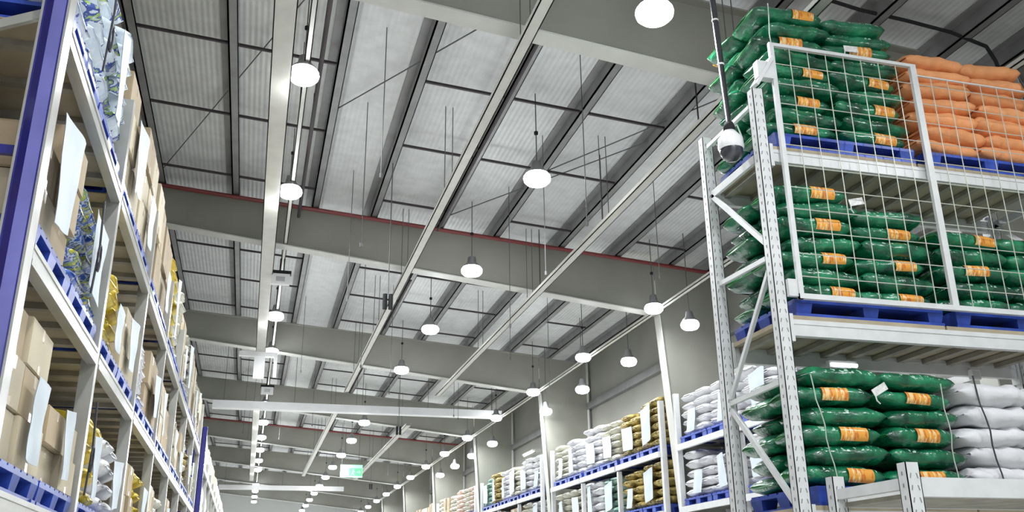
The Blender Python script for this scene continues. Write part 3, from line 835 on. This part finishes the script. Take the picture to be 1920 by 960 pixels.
def load(kind, side, y0, y1, z, h, where, seed, detail=1, sheet=True, depth=.92):
    """stock on a pallet; side=+1: left rack (face +X at XFACE), side=-1: right rack (face -X)"""
    r = random.Random(seed)
    xf = (-1.17 if side > 0 else 7.66)
    sg = -side                                     # direction away from the aisle
    wy = y1 - y0
    xface = xf
    if kind.startswith('carton'):
        mt = {'carton': 'carton', 'carton_pale': 'carton_pale', 'carton_red': 'carton_red'}[kind]
        ny = 2 if detail else 2
        nz = 3 if detail else 2
        dy = wy / ny; dz = h / nz; cut = r.uniform(.40, .60)
        for i in range(ny):
            tot = nz - (1 if (nz > 2 and r.random() < .25) else 0)
            for j in range(tot):
                dxs = (depth / 2 - .03) if detail else depth - .04
                dyi = round(wy * (cut if i == 0 else 1 - cut) - .014, 2); yc = y0 + (wy * cut / 2 if i == 0 else wy * (1 + cut) / 2)
                me, tp = carton_mesh(round(dxs, 2), dyi, round(dz - .002, 2), mt if r.random() < .75 else ('carton_pale' if mt == 'carton' else 'carton'))
                for k in range(2 if detail else 1):
                    cx = xface + sg * (dxs / 2 + k * (dxs + .012)) + (sg * r.uniform(.0, .055) if k == 0 else sg * .035)
                    o = link('carton', me, None, (cx, yc, z + j * dz), (0, 0, r.uniform(-.012, .012)))
                    lab = 'brown carton, %s row up, %s %s column, %s' % (ORD[j + 1], 'outer' if k == 0 else 'inner', 'near' if i == 0 else 'far', where)
                    tag(o, lab, 'carton', 'cartons on ' + where)
                    if k == 0: link('tape', tp, o)
    elif kind == 'wrapped':
        s = MB(); n = 10; kz = 8
        dx = depth
        # rounded lumpy block
        for jz in range(kz + 1):
            v = jz / kz
            for i in range(24):
                th = 2 * math.pi * i / 24
                sh = 1 - .10 * max(0, v - .8) / .2
                px = dx / 2 * sgnpow(math.cos(th), .35) * sh; py = wy / 2 * sgnpow(math.sin(th), .35) * sh
                d = noise.noise(Vector((px * 4, py * 4 + seed, v * 7))) * .03
                s.v.append((px + math.cos(th) * d, py + math.sin(th) * d, v * h + (noise.noise(Vector((px * 3, py * 3, seed))) * .05 if jz == kz else 0)))
        for jz in range(kz):
            for i in range(24):
                k = (i + 1) % 24
                s.f.append((jz * 24 + i, jz * 24 + k, (jz + 1) * 24 + k, (jz + 1) * 24 + i)); s.m.append(0)
        s.f.append(tuple(reversed(range(24)))); s.m.append(0); s.f.append(tuple(kz * 24 + i for i in range(24))); s.m.append(0)
        mt = r.choice(['film', 'cream_sack', 'film', 'carton_pale', 'white_sack'])
        o = s.build('wrapped_load', M[mt], None, True, (xface + sg * (dx / 2 + .02), (y0 + y1) / 2, z))
        tag(o, 'wrapped pale pallet load, ' + where, 'pallet load', 'wrapped loads')
    else:
        meshes, H_ = SK[kind]
        n = max(2, int(round(h / (H_ - .012))))
        pit = h / n
        for l in range(n):
            for i in range(2):
                if l == n - 1 and r.random() < .12: continue
                o = link(kind.replace(' ', '_') + '_sack', r.choice(meshes), None, (xface + sg * (.45 + r.uniform(-.02, .05)), y0 + wy * (.25 + .5 * i) + r.uniform(-.015, .015), z + l * pit),
                         (r.uniform(-.03, .03), r.uniform(-.02, .02), (math.pi if r.random() < .5 else 0) + r.uniform(-.06, .06)))
                o.scale = (1, wy / 1.10, 1)
                tag(o, '%s sack, %s layer up, %s side, %s' % (kind, ORD[l + 1], 'near' if i == 0 else 'far', where), 'sack', kind + ' sacks on ' + where)
    if sheet:
        o = link('paper_sheet', r.choice(SHEET), None, (xface + side * .035, (y0 + y1) / 2 + r.uniform(-.12, .12), z + h * .12), (0, 0, 0 if side > 0 else math.pi))
        k = min(1.15, h / .78) * r.uniform(.75, 1.05); o.scale = (1, r.uniform(.8, 1.05), k)
        tag(o, 'white paper sheet taped on the load, ' + where, 'paper sheet', 'paper sheets on the loads')


# --- left rack: bays of 2.35 m
LX = -1.15
LB = 4.72; BAY = 2.35
NB = 7
lk = thing('storage_rack', 'long storage rack on the left with a glossy blue end upright', 'rack', (LX, LB, 0))
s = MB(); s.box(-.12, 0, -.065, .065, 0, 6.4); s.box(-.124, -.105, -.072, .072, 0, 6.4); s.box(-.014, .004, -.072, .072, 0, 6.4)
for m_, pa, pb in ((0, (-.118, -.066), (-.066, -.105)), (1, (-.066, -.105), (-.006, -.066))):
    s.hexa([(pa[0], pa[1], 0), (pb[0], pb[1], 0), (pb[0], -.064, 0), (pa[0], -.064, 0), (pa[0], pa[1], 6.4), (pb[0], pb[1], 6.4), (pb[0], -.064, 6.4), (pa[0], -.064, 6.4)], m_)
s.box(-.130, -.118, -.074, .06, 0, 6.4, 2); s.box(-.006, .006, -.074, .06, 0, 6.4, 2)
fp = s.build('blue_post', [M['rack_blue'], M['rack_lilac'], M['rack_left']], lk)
for yo in (-.062, .062):
    pass
s = MB(); s.box(-1.0, -.9, -.05, .05, 0, 6.4); s.build('blue_post', M['rack_blue'], lk)
s = MB(); s.bar((-.10, 0, 3.62), (-.90, 0, 3.62), .03, .05); s.build('blue_brace', M['rack_blue'], lk)
s = MB(); s.bar((-.10, 0, 4.45), (-.90, 0, 4.05), .03, .05); s.build('brace', M['rack_left'], lk)
s = MB(); s.bar((-.10, 0, 2.4), (-.90, 0, 3.1), .03, .05); s.build('brace', M['rack_left'], lk)
for b in range(1, NB + 1):
    for x in (-.05, -.95):
        s = MB(); s.box(x - .05, x + .05, b * BAY - .045, b * BAY + .045, 0, 5.2 if b < NB else 5.4); s.build('post', M['rack_left'], lk)
    for (za, zb) in ((2.2, 3.0), (3.3, 4.2)):
        s = MB(); s.bar((-.1, b * BAY, za), (-.9, b * BAY, zb), .03, .04); s.build('brace', M['rack_left'], lk)
LLV = [1.98, 3.17, 4.43]
for z in LLV:
    for b in range(NB):
        for x in (-.03, -.95):
            s = MB(); ya = b * BAY + .075; yb = (b + 1) * BAY - .047
            s.box(x - .03, x + .03, ya, yb, z - .12, z - .005); s.box(x + .03, x + .036, ya, yb, z - .035, z - .008); s.box(x + .03, x + .036, ya, yb, z - .12, z - .09)
            s.build('beam', M['rack_left'], lk)
        for q in range(5):
            yy = b * BAY + .3 + q * .44
            s = MB(); s.box(-.92, -.06, yy - .03, yy + .03, z - .05, z - .010); s.build('deck_bar', M['bars'], lk)
        s = MB(); s.box(-.92, -.065, b * BAY + .07, (b + 1) * BAY - .06, z - .0095, z - .001); s.build('deck_board', M['board'], lk)
LOADS = {
    2: ['printed', 'printed', 'carton_pale', 'carton_pale', 'carton', 'carton', 'yellow', 'cream', 'carton', 'cream', 'carton', 'carton_pale', 'cream', 'carton'],
    1: ['carton', 'blue printed', 'yellow', 'carton_pale', 'white', 'carton', 'carton_pale', 'carton', 'cream', 'carton', 'cream', 'gold', 'carton', 'cream'],
    0: ['carton', 'carton', 'yellow', 'white', 'carton', 'yellow', 'carton', 'cream', 'carton', 'cream', 'carton', 'carton', 'cream', 'carton'],
}
HT = {2: [1.05, 1.12, .98, 1.02, 1.0, .95, 1.05, 1.1, .95, .9, .95, 1.0, .9, .9], 1: [.80, .74, .70, .66, .62, .72, .72, .6, .7, .66, .7, .66, .7, .7],
      0: [.80, .66, .66, .62, .62, .66, .62, .6, .7, .6, .66, .6, .62, .6]}
SHN = {2: 'top', 1: 'middle', 0: 'lowest'}
for lv in (0, 1, 2):
    for n, kind in enumerate(LOADS[lv]):
        b, q = divmod(n, 2)
        y0 = LB + b * BAY + .085 + q * 1.10; y1 = y0 + 1.06
        if lv == 0 and n > 11: pass
        where = '%s pallet of the left rack %s shelf' % (ORD[n + 1], SHN[lv])
        pallet(.92, 1.06, LX - .48, (y0 + y1) / 2, LLV[lv], 'blue pallet, ' + where, 'blue pallets of the left rack', detail=(n < 5))
        load(kind, 1, y0 + .01, y1 - .01, LLV[lv] + .14, HT[lv][n], where, 100 + lv * 20 + n, detail=1 if n < 4 else 0, sheet=(n % 3 != 1 or n < 4) and not (lv == 2 and n == 0))
# wrapped goods below the lowest visible shelf
for n in range(2):
    y0 = LB + .12 + n * 1.08
    load('wrapped', 1, y0, y0 + 1.0, .94, .86, '%s one under the left rack lowest shelf' % ORD[n + 1], 300 + n, sheet=False)
s = MB(); s.box(-.97, -.0, .07, 3 * 1.2, .80, .93); s.build('low_shelf', M['rack_left'], lk)
# black straps with loops on printed sacks of the left rack
for (y, z0, z1, lb) in ((5.55, 4.6, 5.5, 'black strap on the top shelf printed sacks'), (6.25, 3.35, 4.0, 'black strap with loose loop on the blue printed sacks'), (7.1, 2.15, 2.8, 'black strap with loop beside the yellow sacks')):
    s = MB(); xx = LX + .035
    s.path([(xx, y, z0), (xx + .01, y + .02, (z0 + z1) / 2), (xx, y, z1)], .008, 6)
    lp = [(xx + .015, y + .02 + .05 * math.sin(a * .7), z0 + .25 + .09 * math.cos(a * .7)) for a in range(10)]
    s.path(lp, .008, 6)
    tag(s.build('strap', M['strap']), lb, 'strap')

# back-to-back rack behind the left rack, the shade put into its cartons' colour
bk = thing('storage_rack', 'shaded rack standing behind the left rack', 'rack', (-2.35, 2.4, 0))
for b in range(0, 7):
    for x in (0, -.95):
        s = MB(); s.box(x - .05, x + .05, b * BAY - .045, b * BAY + .045, 0, 5.6); s.build('post', M['rack_left'], bk)
for z in (1.9, 3.1, 4.4):
    for b in range(6):
        for x in (0, -.95):
            s = MB(); s.box(x - .03, x + .03, b * BAY + .05, (b + 1) * BAY - .05, z - .12, z); s.build('beam', M['rack_left'], bk)
        s = MB(); s.box(-.92, -.03, b * BAY + .05, (b + 1) * BAY - .05, z - .03, z - .001); s.build('shelf_board', M['bars'], bk)
rb = random.Random(8)
for li, z in enumerate((1.9, 3.1, 4.4)):
    for n in range(11):
        y0 = 2.4 + .1 + (n // 2) * BAY + (n % 2) * 1.1
        hh = rb.choice([.78, .86, .92])
        for j in range(2):
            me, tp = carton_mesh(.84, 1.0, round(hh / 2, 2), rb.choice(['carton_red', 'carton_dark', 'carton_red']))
            o = link('carton', me, None, (-2.82, y0 + .53, z + j * (round(hh / 2, 2))))
            tag(o, 'shaded carton, %s %s, on %s shelf of the rack behind left, %s along' % (['lower', 'upper'][j], 'one', ['lowest', 'middle', 'top'][li], ORD[n + 1]), 'carton', 'cartons of the rear left rack')

# second left rack with blue end frame
l2 = thing('storage_rack', 'far left rack with dark blue end frame beyond the first left rack', 'rack', (LX - .0, 23.6, 0))
for x in (-.05, -.95):
    s = MB(); s.box(x - .05, x + .05, -.06, .06, 0, 5.3); s.build('blue_post', M['rack_blue'], l2)
s = MB(); s.box(-.9, -.1, -.015, .015, 1.2, 5.3); s.build('blue_end_panel', M['rack_blue'], l2)
for b in range(1, 11):
    for x in (-.05, -.95):
        s = MB(); s.box(x - .05, x + .05, b * BAY - .045, b * BAY + .045, 0, 4.7); s.build('post', M['rack_left'], l2)
for z in LLV:
    for b in range(10):
        for x in (-.03, -.95):
            s = MB(); s.box(x - .03, x + .03, b * BAY + .062, (b + 1) * BAY - .047, z - .12, z); s.build('beam', M['rack_left'], l2)
for lv in (0, 1, 2):
    for n in range(20):
        b, q = divmod(n, 2)
        y0 = 23.6 + b * BAY + .085 + q * 1.10
        load('wrapped', 1, y0, y0 + 1.04, LLV[lv] + .002, (.85 if lv < 2 else .8) + .08 * math.sin(n * 2.3), '%s on the far left rack %s shelf' % (ORD[n + 1], SHN[lv]), 400 + lv * 20 + n, sheet=False)

# --- right wall racks between the columns: three bays per frame bay
RXF = 7.62
groups = [(-1, 9.0, 3, 'first'), (0, 16.75, 3, 'second'), (1, 24.75, 3, 'third'), (2, 32.75, 3, 'fourth'), (3, 40.75, 3, 'fifth')]
UP = {-1: ['white', 'white', 'white', 'white', 'white', 'white'],
      0: ['gold', 'gold', 'cream', 'white', 'white', 'cream'],
      1: ['white', 'white', 'cream', 'white', 'gold', 'teal'],
      2: ['pink', 'cream', 'pink', 'cream', 'carton', 'cream'],
      3: ['carton', 'carton_pale', 'wrapped', 'carton', 'wrapped', 'wrapped']}
LO = {-1: ['white', 'white', 'white', 'white', 'white', 'white'], 0: ['gold', 'gold', 'teal', 'white', 'cream', 'cream'], 1: ['white', 'cream', 'carton', 'cream', 'carton', 'pink']}
for gi, yst, nb, nm in groups:
    t = thing('wall_rack', 'light grey wall rack, %s one along the right wall' % nm, 'rack', (RXF, yst, 0))
    sk = 0
    for b in range(nb + 1):
        for x in (.05, .98):
            s = MB(); s.box(x - .05, x + .05, b * BAY - .045, b * BAY + .045, 0, 4.6 if 0 < b < nb else 5.0) if b in (0, nb) else s.box(x - .045, x + .045, b * BAY - .04, b * BAY + .04, 0, 3.9)
            s.build('post', M['rack'], t)
    for z in (2.90, 4.02):
        for b in range(nb):
            for x in (-.02, .98):
                s = MB(); s.box(x - .03, x + .03, b * BAY + .05, (b + 1) * BAY - .05, z - .11, z - .003); s.build('beam', M['rack'], t)
            for q in range(4):
                yy = b * BAY + .4 + q * .52
                s = MB(); s.box(.02, .95, yy - .03, yy + .03, z - .05, z - .008); s.build('deck_bar', M['bars'], t)
    for lvl, (z, src) in enumerate(((2.90, LO), (4.02, UP))):
        for n in range(nb * 2):
            if gi not in src: continue
            kind = src[gi][n]
            b, q = divmod(n, 2)
            if gi == -1 and n < 2: continue
            y0 = yst + b * BAY + .085 + q * 1.10; y1 = y0 + 1.06
            where = '%s pallet, %s shelf, %s right wall rack' % (ORD[n + 1], ['lower', 'upper'][lvl], nm)
            pallet(.95, 1.06, RXF + .51, (y0 + y1) / 2, z, 'blue pallet, ' + where, 'blue pallets of the right wall racks', detail=False)
            hh = (.86 if lvl == 0 else .98) * (1 - .10 * math.sin(n * 2.1 + gi) ** 2)
            if gi == -1 and lvl == 1: hh = .78
            load(kind, -1, y0 + .01, y1 - .01, z + .14, hh, where, 600 + gi * 40 + lvl * 20 + n, detail=0, sheet=(gi <= 1 and kind != 'wrapped'), depth=.95)
